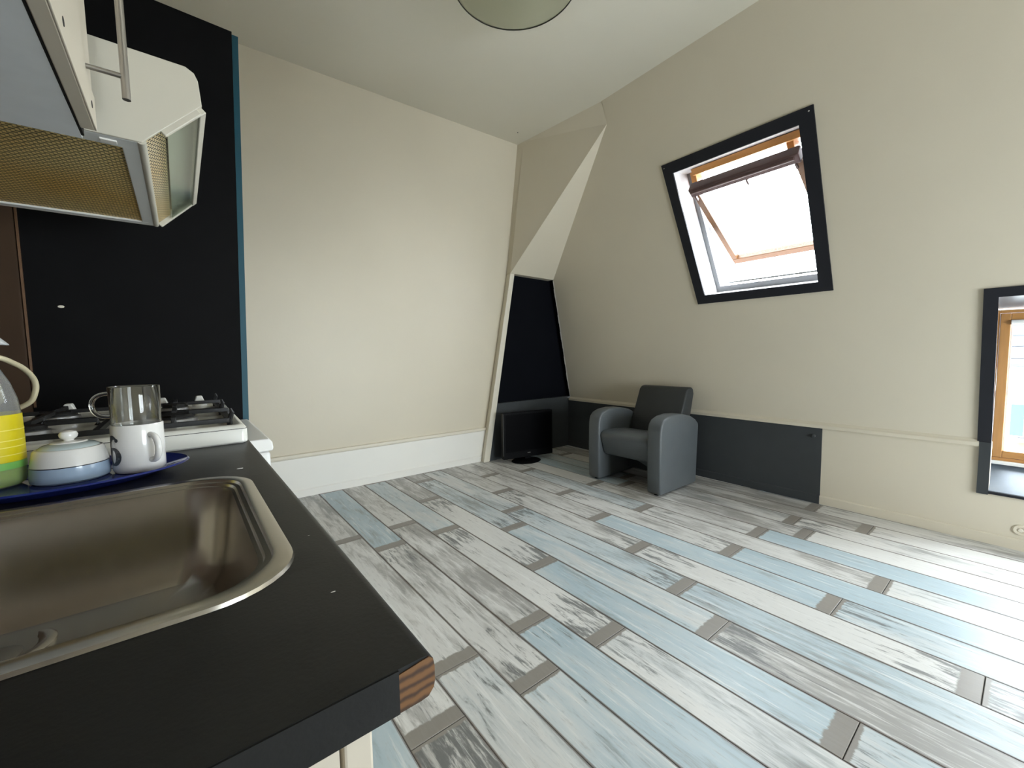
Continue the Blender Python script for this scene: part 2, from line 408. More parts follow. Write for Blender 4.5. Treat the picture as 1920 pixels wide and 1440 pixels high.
# near wall behind the camera, kitchen wall on the left
NX0, NX1, NZ0, NZ1 = 1.32, 2.88, .28, 1.66           # unseen window, added and sized as fill for daylight implied from behind
bm = B()
for x0, x1, z0, z1 in ((-1.0, NX0, -.01, ZC+.05), (NX1, 3.7, -.01, ZC+.05), (NX0, NX1, -.01, NZ0), (NX0, NX1, NZ1, ZC+.05)): box(bm, (x0, YN-.1, z0), (x1, YN, z1))
struct(obj('wall_near', bm, 'wall_paint'), 'cream wall with an added window behind the camera')
win3 = struct(bpy.data.objects.new('window_unseen', None), 'unseen white framed window added in the near wall for daylight'); C.objects.link(win3)
for x0, x1, z0, z1 in ((NX0, NX0+.05, NZ0, NZ1), (NX1-.05, NX1, NZ0, NZ1), (NX0+.05, NX1-.05, NZ0, NZ0+.05), (NX0+.05, NX1-.05, NZ1-.05, NZ1), (2.07, 2.13, NZ0+.05, NZ1-.05)):
    obj('frame_bar', bx((x0, YN-.08, z0), (x1, YN-.02, z1)), 'white_trim', win3, bevel=.004)
for x0, x1 in ((NX0+.05, 2.07), (2.13, NX1-.05)): obj('pane', bx((x0, YN-.055, NZ0+.05), (x1, YN-.05, NZ1-.05)), 'window_pane', win3)
kw = B(); hexa(kw, [K(-.67, YN-.2, -.01), K(-.55, YN-.2, -.01), K(-.55, YB+.1, -.01), K(-.67, YB+.1, -.01), K(-.67, YN-.2, ZC+.02), K(-.55, YN-.2, ZC+.02), K(-.55, YB+.1, ZC+.02), K(-.67, YB+.1, ZC+.02)])
struct(obj('wall_left', kw, 'brown_wall'), 'dark brown kitchen wall')

# sloping wall with the roof-window hole and the dormer notch
SKO = [(2.063, 2.630), (1.008, 2.622), (.930, 1.496), (1.849, 1.500)]       # outer corners of the black surround, (y,z)
SKI = [(1.968, 2.545), (1.088, 2.538), (1.010, 1.560), (1.788, 1.566)]      # hole
DY0, DY1, DZ1, DZ0 = -.66, .222, 1.372, .300                                # dormer opening
ws = B()
def P2(pts): poly(ws, [sl(y, z) for y, z in pts])
P2([(YN, KZ), (DY0, KZ), (DY0, ZC), (YN, ZC)])
P2([(DY0, DZ1), (DY1, DZ1), (DY1, ZC), (DY0, ZC)])
P2([(DY1, KZ), (.85, KZ), (.85, ZC), (DY1, ZC)])
a, b_, c, d = SKI
P2([(.85, KZ), (2.2, KZ), d, c]); P2([(.85, ZC), (.85, KZ), c, b_]); P2([(2.2, ZC), (.85, ZC), b_, a]); P2([(2.2, KZ), (2.2, ZC), a, d])
P2([(2.2, KZ), (3.525, KZ), (3.525, 1.94), (2.554, 3.145), (2.58, ZC), (2.2, ZC)])
bmesh.ops.remove_doubles(ws, verts=ws.verts, dist=1e-5)
wr = struct(obj('wall_right', ws, 'wall_paint'), 'steep sloping attic wall painted cream')
# outer roof skin so that no light leaks behind the lining
kn = B()
for y0, y1, z0, z1 in ((YN, DY0, -.01, KZ), (DY0, DY1, -.01, DZ0), (DY1, 3.62, -.01, KZ)): box(kn, (XR, y0, z0), (XR+.05, y1, z1))
obj('knee_wall', kn, 'wall_paint', wr)
for y0, y1 in ((YN, DY0), (.268, 3.53)):
    obj('ledge', prism(B(), [(XR, y0, .548), (XR-.018, y0, .550), (XR-.020, y0, .572), (XR-.012, y0, .580), (XR-.004, y0, .592), (XR, y0, .592)], (0, y1-y0, 0)), 'wall_paint', wr)
obj('dark_panel', bx((XR-.006, 1.012, 0), (XR+.001, 3.56, .549)), 'dark_paint', wr)
bs = struct(obj('baseboard_right', prism(B(), [(XR, YN, 0), (XR-.012, YN, 0), (XR-.012, YN, .055), (XR-.006, YN, .062), (XR, YN, .062)], (0, 1.012-YN, 0)), 'wall_paint'))
obj('dark_base_strip', prism(B(), [(XR-.004, 1.012, 0), (XR-.016, 1.012, 0), (XR-.016, 1.012, .055), (XR-.010, 1.012, .062), (XR-.004, 1.012, .062)], (0, 2.54, 0)), 'dark_paint', bs)
obj('knob', lathe(B(), [(0, .016), (.010, .015), (.013, .010), (.012, .004), (.006, 0)], 20), 'dark_paint', wr).matrix_local = Matrix.Translation((XR-.006, 1.06, .49)) @ Matrix.Rotation(-PI/2, 4, 'Y')
so = obj('wall_socket', lathe(B(), [(0, .004), (.014, .003), (.016, .005), (.025, .006), (.029, .004), (.030, 0)], 28), 'wall_paint')
so.matrix_world = Matrix.Translation((XR, .098, .112)) @ Matrix.Rotation(-PI/2, 4, 'Y'); tag(so, 'small round cream wall outlet low under the dormer window', 'outlet')
obj('pin', lathe(B(), [(0, .007), (.008, .007), (.010, .0035)], 12), 'cream_trim', so)

# hip in the corner: boxed brace, two facets, and the black alcove behind
hip = struct(obj('trim_1', hexa(B(), [(2.278, 3.54, 0), (2.352, 3.54, 0), (2.352, YB, 0), (2.30, YB, 0), (2.661, 3.54, 1.955), (2.717, 3.54, 1.955), (2.717, YB, 1.955), (2.675, YB, 1.955)]), 'cream_trim', bevel=.004), 'leaning cream boxed post beside the black alcove')
fc = B()
P1, P2_, P3, P4, P5 = (2.99, 2.58, ZC), (2.862, 3.54, ZC), (2.661, 3.54, 1.955), (3.0247, 2.554, 3.145), (3.2564, 3.525, 1.94)
poly(fc, [P1, P2_, P4]); poly(fc, [P2_, P3, P4])
poly(fc, [P2_, (2.85, YB, ZC), (2.675, YB, 1.955), P3])
obj('upper_facet', fc, 'wall_paint', hip)
f2 = B(); poly(f2, [P4, P3, (2.717, 3.54, 1.955), P5]); poly(f2, [(2.661, 3.54, 1.955), P5, (3.2564, 3.74, 1.94), (2.661, 3.74, 1.955)])
obj('lower_facet', f2, 'wall_paint', hip)
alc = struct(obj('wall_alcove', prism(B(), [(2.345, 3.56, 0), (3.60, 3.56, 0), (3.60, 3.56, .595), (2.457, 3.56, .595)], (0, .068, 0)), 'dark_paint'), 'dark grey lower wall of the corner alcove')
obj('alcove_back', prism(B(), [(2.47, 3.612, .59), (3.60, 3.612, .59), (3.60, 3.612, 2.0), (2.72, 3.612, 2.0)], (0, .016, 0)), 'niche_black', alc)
ed = B()
for i in range(14):      # ragged pale edge of the sloping lining
    z0 = .59 + (1.935-.59)*i/14; z1 = .59 + (1.935-.59)*(i+1)/14; r_ = .010 + .006*((i*7) % 5)/4
    p0, p1 = sl(3.525, z0, -.001), sl(3.525, z1, -.001)
    hexa(ed, [p0, p0+Vector((.03, 0, 0)), p0+Vector((.03, r_, 0)), p0+Vector((0, r_, 0)), p1, p1+Vector((.03, 0, 0)), p1+Vector((.03, r_, 0)), p1+Vector((0, r_, 0))])
obj('ragged_edge', ed, 'white_trim', hip)
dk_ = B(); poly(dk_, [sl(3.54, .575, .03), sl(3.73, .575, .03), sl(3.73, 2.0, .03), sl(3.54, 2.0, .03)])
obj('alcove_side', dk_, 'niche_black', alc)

# ------------------------------------------------------------------ roof window (window_1)
def quadmap(q):
    def f(s, t, d=0.0):      # s 0 left..1 right, t 0 bottom..1 top, d outward depth
        (ya, za), (yb, zb), (yc, zc), (yd, zd) = q
        y = (1-t)*((1-s)*yd+s*yc)+t*((1-s)*ya+s*yb); z = (1-t)*((1-s)*zd+s*zc)+t*((1-s)*za+s*zb)
        return sl(y, z, d)
    return f
WO, WI = quadmap(SKO), quadmap(SKI)
win1 = struct(bpy.data.objects.new('window_1', None), 'open wooden roof window with a black surround'); C.objects.link(win1)
def ringpart(q0, q1, d0, d1, name, m, side=None, parent=win1):
    """four boards between two quads, one object each"""
    cs = [(0, 1), (1, 1), (1, 0), (0, 0)]
    for i in range(4):
        if side is not None and i not in side: continue
        p, q = cs[i], cs[(i+1) % 4]
        bm = B(); hexa(bm, [q0(*p, d0), q0(*q, d0), q1(*q, d0), q1(*p, d0), q0(*p, d1), q0(*q, d1), q1(*q, d1), q1(*p, d1)])
        obj(name, bm, m, parent)
ringpart(WO, WI, -.012, .004, 'surround_board', 'frame_black')
rv = B()      # lining of the hole
cs = [(0, 1), (1, 1), (1, 0), (0, 0)]
for i in range(4):
    p, q = cs[i], cs[(i+1) % 4]
    bm = B(); poly(bm, [WI(*p, .003), WI(*q, .003), WI(*q, .20), WI(*p, .20)]); obj('reveal_board', bm, 'reveal_white', win1)
def inset(f, e): return lambda s, t, d=0.0: f(e+(1-2*e)*s, e+(1-2*e)*t, d)
WF = inset(WI, .045)
ringpart(WI, WF, .20, .29, 'frame_bar', 'frame_grey')
WX = inset(WI, -.03); ringpart(WX, inset(WI, .02), .29, .31, 'flashing', 'alu')
# sash, swung out about its top edge
TL, BL = Vector((3.150, 0, 2.400)), Vector((3.925, 0, 1.905))
ax_ = (BL-TL).normalized(); nn = Vector((-ax_.z, 0, ax_.x)); nn = nn if nn.z > 0 else -nn
LS = (BL-TL).length; YL, YR = 1.835, 1.088
def SH(s, l, d): return TL + ax_*l + nn*d + Vector((0, YL+(YR-YL)*s, 0))
def bar(s0, s1, l0, l1, d0, d1): return hexa(B(), [SH(s0, l0, d0), SH(s1, l0, d0), SH(s1, l1, d0), SH(s0, l1, d0), SH(s0, l0, d1), SH(s1, l0, d1), SH(s1, l1, d1), SH(s0, l1, d1)])
sw = .060
sash = obj('sash', bar(0, 1, 0, .075, -.045, .035), 'dark_bronze', win1, bevel=.006); sash.name = 'sash_top_rail'
obj('sash_bottom_rail', bar(0, 1, LS-.06, LS, -.02, .035), 'pine_sash_dimmed', win1, bevel=.004)
obj('sash_stile', bar(0, sw, .075, LS-.06, -.02, .035), 'pine_sash_dimmed', win1, bevel=.004)
obj('sash_stile', bar(1-sw, 1, .075, LS-.06, -.02, .035), 'pine_sash_dimmed', win1, bevel=.004)
obj('pane', bar(sw, 1-sw, .075, LS-.06, .006, .012), 'window_pane', win1)
obj('sash_cladding', bar(-.01, 1.01, LS-.01, LS+.03, .03, .045), 'alu', win1)
hb = B(); tube(hb, [SH(.03, .02, -.06), SH(.97, .02, -.06)], .011, 10)
obj('vent_bar', hb, 'dark_bronze', win1)
for s in (.04, .55, .96):
    obj('catch', bar(s-.008, s+.008, .075, .115, -.05, -.03), 'dark_bronze', win1)
for s0, s1 in ((0.085, .135), (.865, .915)):
    obj('hinge_block', hexa(B(), [WI(s0, .875, .10), WI(s1, .875, .10), WI(s1, .98, .10), WI(s0, .98, .10), WI(s0, .875, .2), WI(s1, .875, .2), WI(s1, .98, .2), WI(s0, .98, .2)]), 'pine', win1, bevel=.004)
hm = WI
obj('head_bar', hexa(B(), [WI(.12, .945, .07), WI(1, .945, .07), WI(1, .995, .07), WI(.12, .995, .07), WI(.12, .945, .2), WI(1, .945, .2), WI(1, .995, .2), WI(.12, .995, .2)]), 'pine', win1, bevel=.004)
obj('frame_stop', hexa(B(), [WF(.02, .015, .215), WF(.98, .015, .215), WF(.98, .030, .215), WF(.02, .030, .215), WF(.02, .015, .235), WF(.98, .015, .235), WF(.98, .03, .235), WF(.02, .03, .235)]), 'alu', win1)
for (s, t) in ((.018, .975), (.975, .975)):
    p = WO(s, t, -.012); m = obj('screw_head', lathe(B(), [(0, .002), (.004, .0015), (.005, 0)], 10), 'satin_steel', win1)
    m.location = p; m.rotation_euler = (0, -PI/2+math.atan(KS), 0)

# ------------------------------------------------------------------ dormer window (window_2)
win2 = struct(bpy.data.objects.new('window_2', None), 'wooden dormer window in a dark surround above a pale metal sill'); C.objects.link(win2)
XW = 3.70
def sboard(y0, y1, z0, z1, name='surround_board'):
    obj(name, hexa(B(), [sl(y0, z0, -.012), sl(y1, z0, -.012), sl(y1, z0, .004), sl(y0, z0, .004), sl(y0, z1, -.012), sl(y1, z1, -.012), sl(y1, z1, .004), sl(y0, z1, .004)]), 'frame_black', win2)
sboard(DY1, .275, KZ, 1.42); sboard(DY0-.053, DY0, KZ, 1.42); sboard(DY0, DY1, DZ1, 1.42)
obj('surround_post', bx((XR-.014, DY1, .280), (XR+.004, .266, KZ)), 'dark_paint', win2)
obj('surround_post', bx((XR-.014, DY0-.045, .280), (XR+.004, DY0, KZ)), 'dark_paint', win2)
obj('bottom_strip', bx((XR-.014, DY0, .286), (XR+.004, DY1, .300)), 'frame_black', win2)
# lining: cheeks, head, and the pale sill rising to the window
for y in (DY1, DY0):
    e = .028 if y > 0 else -.028
    bm = B(); poly(bm, [(XR, y, DZ0), (XW+.06, y+e, DZ0), (XW+.06, y+e, DZ1), tuple(sl(y, DZ1)), tuple(sl(y, KZ))]); obj('cheek_lining', bm, 'zinc', win2)
bm = B(); poly(bm, [tuple(sl(DY1, DZ1)), tuple(sl(DY0, DZ1)), (XW+.06, DY0-.028, 1.325), (XW+.06, DY1+.028, 1.325)]); obj('head_lining', bm, 'zinc', win2)
bm = B(); hexa(bm, [(XR, DY0, .29), (XR, DY1, .29), (XW+.02, DY1+.026, .29), (XW+.02, DY0-.026, .29), (XR, DY0, .302), (XR, DY1, .302), (XW+.02, DY1+.026, .430), (XW+.02, DY0-.026, .430)])
obj('sill_plate', bm, 'zinc', win2)
WY1, WY0, WZ0, WZ1 = .252, -.685, .435, 1.320
obj('sill_rail', bx((XW-.02, WY0, .428), (XW+.06, WY1, .448)), 'white_trim', win2, bevel=.003)
fr = .018
for nm, y0, y1, z0, z1, m in (('frame_jamb', WY1-fr, WY1, .448, WZ1, 'pine_v'), ('frame_jamb', WY0, WY0+fr, .448, WZ1, 'pine_v'), ('frame_head', WY0+fr, WY1-fr, WZ1-fr, WZ1, 'pine'), ('frame_sill', WY0+fr, WY1-fr, .448, .448+fr, 'pine')):
    obj(nm, bx((XW, y0, z0), (XW+.07, y1, z1)), m, win2, bevel=.002)
ym = (WY0+WY1)/2
for (a0, a1) in ((ym+.001, WY1-fr-.002), (WY0+fr+.002, ym-.001)):
    s_ = .040
    z0, z1 = .448+fr+.002, WZ1-fr-.002
    st = obj('casement', bx((XW-.004, a1-s_, z0), (XW+.045, a1, z1)), 'pine_v', win2, bevel=.003); st.name = 'casement_stile'
    obj('casement_stile', bx((XW-.004, a0, z0), (XW+.045, a0+s_, z1)), 'pine_v', win2, bevel=.003)
    obj('casement_rail', bx((XW-.004, a0+s_, z1-s_), (XW+.045, a1-s_, z1)), 'pine', win2, bevel=.003)
    obj('casement_rail', bx((XW-.004, a0+s_, z0), (XW+.045, a1-s_, z0+s_)), 'pine', win2, bevel=.003)
    obj('pane', bx((XW+.02, a0+s_, z0+s_), (XW+.026, a1-s_, z1-s_)), 'window_pane', win2)
    obj('glazing_bead', bx((XW+.005, a1-s_-.007, z0+s_), (XW+.02, a1-s_, z1-s_)), 'white_trim', win2)
    obj('blind_roll', tube(B(), [(XW-.006, a0+s_+.01, z1-s_-.012), (XW-.006, a1-s_-.002, z1-s_-.012)], .014, 12), 'white_trim', win2, smooth=True)
# thick outer lining so daylight comes only through the two windows
ol = B()
for y0, y1, z0, z1 in ((YN, DY0-.03, KZ, ZC), (DY0-.03, DY1+.03, DZ1+.02, ZC), (DY1+.03, .80, KZ, ZC), (.80, 2.20, KZ, 1.45), (.80, 2.20, 2.68, ZC), (2.20, 3.72, KZ, ZC)):
    poly(ol, [sl(y0, z0, .06), sl(y1, z0, .06), sl(y1, z1+.05, .06), sl(y0, z1+.05, .06)])
for y0, y1 in ((.80, .935), (2.06, 2.20)):
    poly(ol, [sl(y0, 1.4, .06), sl(y1, 1.4, .06), sl(y1, 2.7, .06), sl(y0, 2.7, .06)])
obj('outer_skin', ol, 'slate', wr)
# ------------------------------------------------------------------ kitchen: worktop, sink, cabinets
ZT = .92; TH = .030
def kthing(name, label, cat, a, b, z, group=None): return thing(name, label, cat, K(a, b, z), KA, group)
# worktop (local: a<=0 towards the wall, b along the wall), with the sink cut-out
wt = kthing('worktop', 'matt black worktop with rounded front edge and chipped wooden corner', 'worktop', 0, 0, ZT)
A0, A1, Bn, Bf = -.548, .0045, .2465, 1.925
SX0, SX1, SY0, SY1 = -.491, -.062, .422, .822        # cut-out
bm = B()
def edge_prof(a1):      # rounded front
    return [(a1-.008, 0), (a1-.004, -.0012), (a1-.001, -.004), (a1, -.009), (a1, -.020), (a1-.001, -.024), (a1-.005, -.0285), (a1-.010, -TH)]
def slab(a0, a1, b0, b1, rounded):
    pr = [(a0, -TH), (a0, 0)] + (edge_prof(a1) if rounded else [(a1, 0), (a1, -TH)])
    prism(bm, [(a, b0, z) for a, z in pr], (0, b1-b0, 0))
slab(A0, A1, Bn, SY0, True); slab(A0, A1, SY1, Bf, True); slab(SX1, A1, SY0, SY1, True); slab(A0, SX0, SY0, SY1, False)
obj('top', bm, 'counter_black', wt, smooth=True)
# chipped end: the black edging stops short of the front corner
obj('end_edging', bx((A0, Bn-.0012, -TH+.0005), (-.021, Bn+.0005, -.0005)), 'counter_black', wt)
bm = B(); pr = [(-.021, -TH+.0008), (-.021, -.0035)] + [(a-.0003, min(z, -.0012)) for a, z in edge_prof(A1)[1:-1]] + [(-.006, -TH+.0008)]
prism(bm, [(a, Bn-.0008, z) for a, z in pr], (0, .0012, 0))
obj('bare_wood_core', bm, 'wood_core', wt)['label'] = 'bare brown wood where the edging is missing'

# sink: rim and bowl
sk = kthing('sink', 'brushed stainless steel inset sink with rounded corners and drain', 'sink', 0, 0, ZT)
bm = B()
def ring(e, z, r): return [(x, y, z) for x, y in rrect(-.515+e, .398+e, -.038-e, .846-e, r, 9)]
loft(bm, [ring(0, .0003, .075), ring(.001, .0035, .075), ring(.004, .005, .073), ring(.017, .0045, .066), ring(.019, .001, .064), ring(.024, .0005, .062), ring(.026, -.003, .060), ring(.030, -.0035, .058),
          ring(.033, -.012, .056), ring(.040, -.075, .052), ring(.047, -.118, .050), ring(.060, -.138, .045), ring(.085, -.146, .040), ring(.14, -.150, .03)], False, True)
obj('bowl', bm, 'steel', sk, smooth=True)
dr = obj('drain', lathe(B(), [(.030, .0004), (.034, .003), (.042, .0035), (.046, .001), (.046, -.004)], 32, (-.305, .752, -.1450)), 'chrome', sk, smooth=True)
obj('strainer', lathe(B(), [(0, -.001), (.012, -.002), (.026, -.006), (.033, 0)], 24, (-.305, .752, -.1430)), 'satin_steel', dr, smooth=True)

# base cabinets under the worktop
def base_cab(b0, b1, label, ndoor):
    t = kthing('base_cabinet', label, 'cabinet', 0, b0, 0)
    w_ = b1-b0; bm = B(); z0, z1 = .10, ZT-TH-.001
    box(bm, (-.545, .001, z0), (-.053, .018, z1)); box(bm, (-.545, w_-.018, z0), (-.053, w_-.001, z1)); box(bm, (-.545, .018, z0), (-.053, w_-.018, z0+.018)); box(bm, (-.545, .018, z0+.018), (-.535, w_-.018, z1))
    obj('body', bm, 'cab_white', t)
    obj('plinth', bx((-.545, .004, 0), (-.10, w_-.004, z0)), 'cab_grey', t)
    n = ndoor
    for i in range(n):
        y0, y1 = .002+i*(w_-.002)/n, (i+1)*(w_-.002)/n-.002
        d_ = obj('door', bx((-.050, y0, z0+.004), (-.031, y1, z1-.012)), 'cab_white', t, bevel=.002)
        obj('grip_strip', bx((-.048, y0+.01, z1-.0118), (-.034, y1-.01, z1-.009)), 'satin_steel', d_)
base_cab(.268, .868, 'white base cabinet under the sink at the near end of the worktop', 1)
base_cab(.872, 1.645, 'white base cabinet under the gas hob beside the washing machine', 2)

# washing machine at the far end
wm = kthing('kitchen_appliance', 'white free-standing appliance between worktop end and black partition', 'appliance', 0, 1.66, 0)
obj('body', bx((-.44, 0, .02), (.112, .60, .790)), 'appliance_white', wm, bevel=.012)
bm = B(); prism(bm, [(-.45, -.004, .7925), (.117, -.004, .7925), (.121, -.004, .800), (.119, -.004, .824), (.108, -.004, .836), (-.45, -.004, .836)], (0, .608, 0))
obj('lid', bm, 'appliance_white', wm, bevel=.004)
obj('door_ring', lathe(B(), [(.15, 0), (.17, .012), (.185, .014), (.2, .004), (.2, -.004)], 36), 'pump_grey', wm).matrix_local = Matrix.Translation((.112, .30, .42)) @ Matrix.Rotation(PI/2, 4, 'Y')
for (x, y) in ((-.40, .05), (-.40, .55), (.07, .05), (.07, .55)): obj('foot', lathe(B(), [(0, 0), (.02, 0), (.02, .022), (0, .022)], 12, (x, y, 0)), 'black_plastic', wm)

# black partition board with a teal edge, leaning a hair
pt = B()
pa, pb = 2.285, 2.318
bl, tl, br, tr = K(-.549, pa, 0), K(-.549, pa, 2.575), K(.092-.022, pa, 0), K(.146, pa, 2.56)
off = K(0, pb, 0)-K(0, pa, 0)
hexa(pt, [bl, br, br+off, bl+off, tl, tr, tr+off, tl+off])
pz = struct(obj('wall_partition', pt, 'partition_black'), 'tall black partition board behind the hob')
dxx = (K(.023, 0, 0)-K(0, 0, 0)); ez = Vector((0, 0, -.012))
te = B(); hexa(te, [br, br+dxx, br+dxx+off, br+off, tr+ez, tr+dxx+ez, tr+dxx+off+ez, tr+off+ez]); obj('teal_edge', te, 'teal_paint', pz)
gb = B(); box(gb, (0, 0, 0), (.006, .006, 1.0)); 
g_ = obj('edge_bead', gb, 'tea_brown', pz); g_.location = K(-.547, pa-.006, .95)
sp = obj('paint_chip', lathe(B(), [(0, .002), (.006, .0015), (.008, 0)], 7, sx=1.2, sy=.7), 'cream_trim', pz); sp.matrix_local = Matrix.Translation(K(-.455, pa, 1.322)) @ Matrix.Rotation(PI/2, 4, 'X')

# ------------------------------------------------------------------ gas hob
hb0, hb1 = 1.152, 1.915; HL = hb1-hb0
ho = kthing('gas_hob', 'white four-burner gas hob with black pan supports on the worktop', 'hob', -.003, hb0, ZT)
bm = B(); HW = .52
def hr(e, z, r): return [(x, y, z) for x, y in rrect(-HW+e, e, -e, HL-e, r, 5)]
loft(bm, [hr(.003, .0005, .012), hr(0, .004, .012), hr(0, .034, .012), hr(.001, .0365, .012), hr(.006, .042, .012), hr(.014, .044, .012), hr(.022, .041, .012), hr(.034, .033, .01), hr(.04, .0325, .01)], True, True)
obj('tray', bm, 'enamel_white', ho, smooth=True)
obj('seam', loft(B(), [hr(-.0004, .0340, .012), hr(-.0004, .0352, .012)]), 'dark_gap', ho)
for (a, b_, R_) in ((-.135, .20, .048), (-.385, .20, .038), (-.135, .50, .036), (-.385, .50, .046)):
    bu = obj('burner', lathe(B(), [(R_*1.15, 0), (R_*1.15, .004), (R_, .010), (R_, .017), (R_*.9, .019), (0, .019)], 32, (a, b_, .0325)), 'burner_alu', ho, smooth=True)
    obj('burner_cap', lathe(B(), [(R_*.86, .019), (R_*.88, .024), (R_*.8, .028), (0, .029)], 28, (a, b_, .0325)), 'cast_black', bu, smooth=True)
def support(b0, b1):
    g = B(); z = .062; r = .0075
    for a in (-.49, -.26, -.035):
        pass
    sq = lambda p, q, r=r: tube(g, [p, q], r, 4)
    a0, a1 = -.492, -.030
    sq((a0, b0, z-.012), (a1, b0, z-.012)); sq((a0, b1, z-.012), (a1, b1, z-.012)); sq((a0, b0, z-.012), (a0, b1, z-.012)); sq((a1, b0, z-.012), (a1, b1, z-.012)); sq(((a0+a1)/2, b0, z-.012), ((a0+a1)/2, b1, z-.012))
    bmid = (b0+b1)/2
    for ac in (-.135, -.385):
        for (da, db) in ((1, 0), (-1, 0), (0, 1), (0, -1)):
            p0 = (ac+da*.030, bmid+db*.030, z); p1 = (ac+da*.112, bmid+db*(b1-b0)/2*.98, z)
            g2 = [p0, p1, (p1[0], p1[1], z-.012)]
            tube(g, g2, r*.85, 4)
    for a in (a0, a1):
        for b in (b0, b1):
            tube(g, [(a, b, .0335), (a, b, z-.010)], .006, 6)
            tube(g, [(a, b, z-.014), (a+(.006 if a > -.2 else -.006), b, z+.006), (a+(.003 if a > -.2 else -.003), b, z+.016)], [.0055, .005, .0025], 6)
    obj('pan_support', g, 'cast_black', ho)
support(.060, .335); support(.345, .620)
for a in (-.07, -.17, -.28, -.39):
    kb = obj('knob', lathe(B(), [(.021, 0), (.021, .006), (.017, .010), (.015, .012)], 24, (a, .690, .0325)), 'knob_white', ho, smooth=True)
    prism_ = B(); loft(prism_, [[(a-.016, .676, .044), (a+.016, .676, .044), (a+.016, .704, .044), (a-.016, .704, .044)], [(a-.008, .674, .068), (a+.008, .674, .068), (a+.008, .706, .068), (a-.008, .706, .068)]], True, True)
    obj('grip', prism_, 'knob_white', kb, bevel=.003)

# gas hose
gh = obj('gas_hose', tube(B(), spline([(-.466, 1.22, 1.118), (-.38, 1.22, 1.130), (-.320, 1.245, 1.130), (-.304, 1.30, 1.115), (-.297, 1.34, 1.098), (-.292, 1.36, 1.076), (-.293, 1.36, 1.052), (-.306, 1.36, 1.027), (-.35, 1.36, 1.012), (-.468, 1.36, 1.008)], 7), .0052, 10), 'hose_cream', None, smooth=True)
tag(gh, 'cream rubber gas hose curving down behind the soap bottle', 'hose')

# ------------------------------------------------------------------ extractor hood
hd = kthing('extractor_hood', 'white extractor hood with greasy perforated filter above the hob', 'extractor hood', 0, 1.128, 1.55)
HLn = .672; aw = -.548
side = [(aw, 0), (-.152, 0), (-.050, .103), (-.054, .152), (-.060, .166), (-.074, .174), (aw, .178)]
bm = B()
prism(bm, [(a, 0, z) for a, z in side], (0, .006, 0)); obj('side_panel', bm, 'hood_white', hd, bevel=.0015)
bm = B(); prism(bm, [(a, HLn-.006, z) for a, z in side], (0, .006, 0)); obj('side_panel', bm, 'hood_white', hd, bevel=.0015)
bm = B(); top = [(-.050, .104), (-.054, .152), (-.060, .166), (-.074, .174), (aw, .178), (aw, .170), (-.078, .167), (-.062, .150), (-.058, .104)]
prism(bm, [(a, .006, z) for a, z in top], (0, HLn-.012, 0)); obj('casing', bm, 'hood_white', hd, smooth=True)
# underside: rim and filter
bm = B(); box(bm, (aw, .006, 0), (-.152, .050, .006)); box(bm, (aw, HLn-.030, 0), (-.152, HLn-.006, .006)); box(bm, (-.185, .050, 0), (-.152, HLn-.030, .006))
obj('under_rim', bm, 'hood_grey', hd, bevel=.002)
def uvquad(pts, m, name, parent):
    bm = B(); f_ = poly(bm, pts); uv = bm.loops.layers.uv.new('UVMap')
    for l, c in zip(f_.loops, ((0, 0), (1, 0), (1, 1), (0, 1))): l[uv].uv = c
    return obj(name, bm, m, parent)
uvquad([(aw, .050, .005), (-.185, .050, .005), (-.185, HLn-.030, .005), (aw, HLn-.030, .005)], 'grille', 'filter', hd)
# sloping front: corner bead, filter strip, glass visor in white edges
cd = Vector((.102, 0, .103)); cn = Vector((.103, 0, -.102)).normalized()
def CH(t, b, d=0): return Vector((-.152, 0, 0)) + cd*t + Vector((0, b, 0)) + cn*d
def cbar(t0, t1, b0, b1, d0, d1): return hexa(B(), [CH(t0, b0, d0), CH(t1, b0, d0), CH(t1, b1, d0), CH(t0, b1, d0), CH(t0, b0, d1), CH(t1, b0, d1), CH(t1, b1, d1), CH(t0, b1, d1)])
obj('corner_bead', tube(B(), [CH(.02, .004, -.004), CH(.02, HLn-.004, -.004)], .008, 10), 'hood_white', hd, smooth=True)
uvquad([CH(.06, .012, -.002), CH(.40, .012, -.002), CH(.40, HLn-.012, -.002), CH(.06, HLn-.012, -.002)], 'grille_fine', 'front_filter', hd)
obj('front_backing', cbar(.38, 1.0, .008, HLn-.008, -.02, -.016), 'hood_grey', hd)
vs = obj('visor', cbar(.34, .90, .010, HLn-.012, .004, .009), 'visor_glass', hd)
obj('visor_edge', cbar(.88, .99, .004, HLn-.004, -.004, .012), 'hood_white', vs, bevel=.002)
obj('visor_end', cbar(.30, .92, .001, .010, -.006, .011), 'hood_white', vs, bevel=.002)
obj('visor_end', cbar(.06, .92, HLn-.012, HLn-.002, -.006, .011), 'hood_white', vs, bevel=.002)
obj('lamp_clip', bx((-.215, .020, -.003), (-.190, .036, .001)), 'white_trim', hd, bevel=.0012)

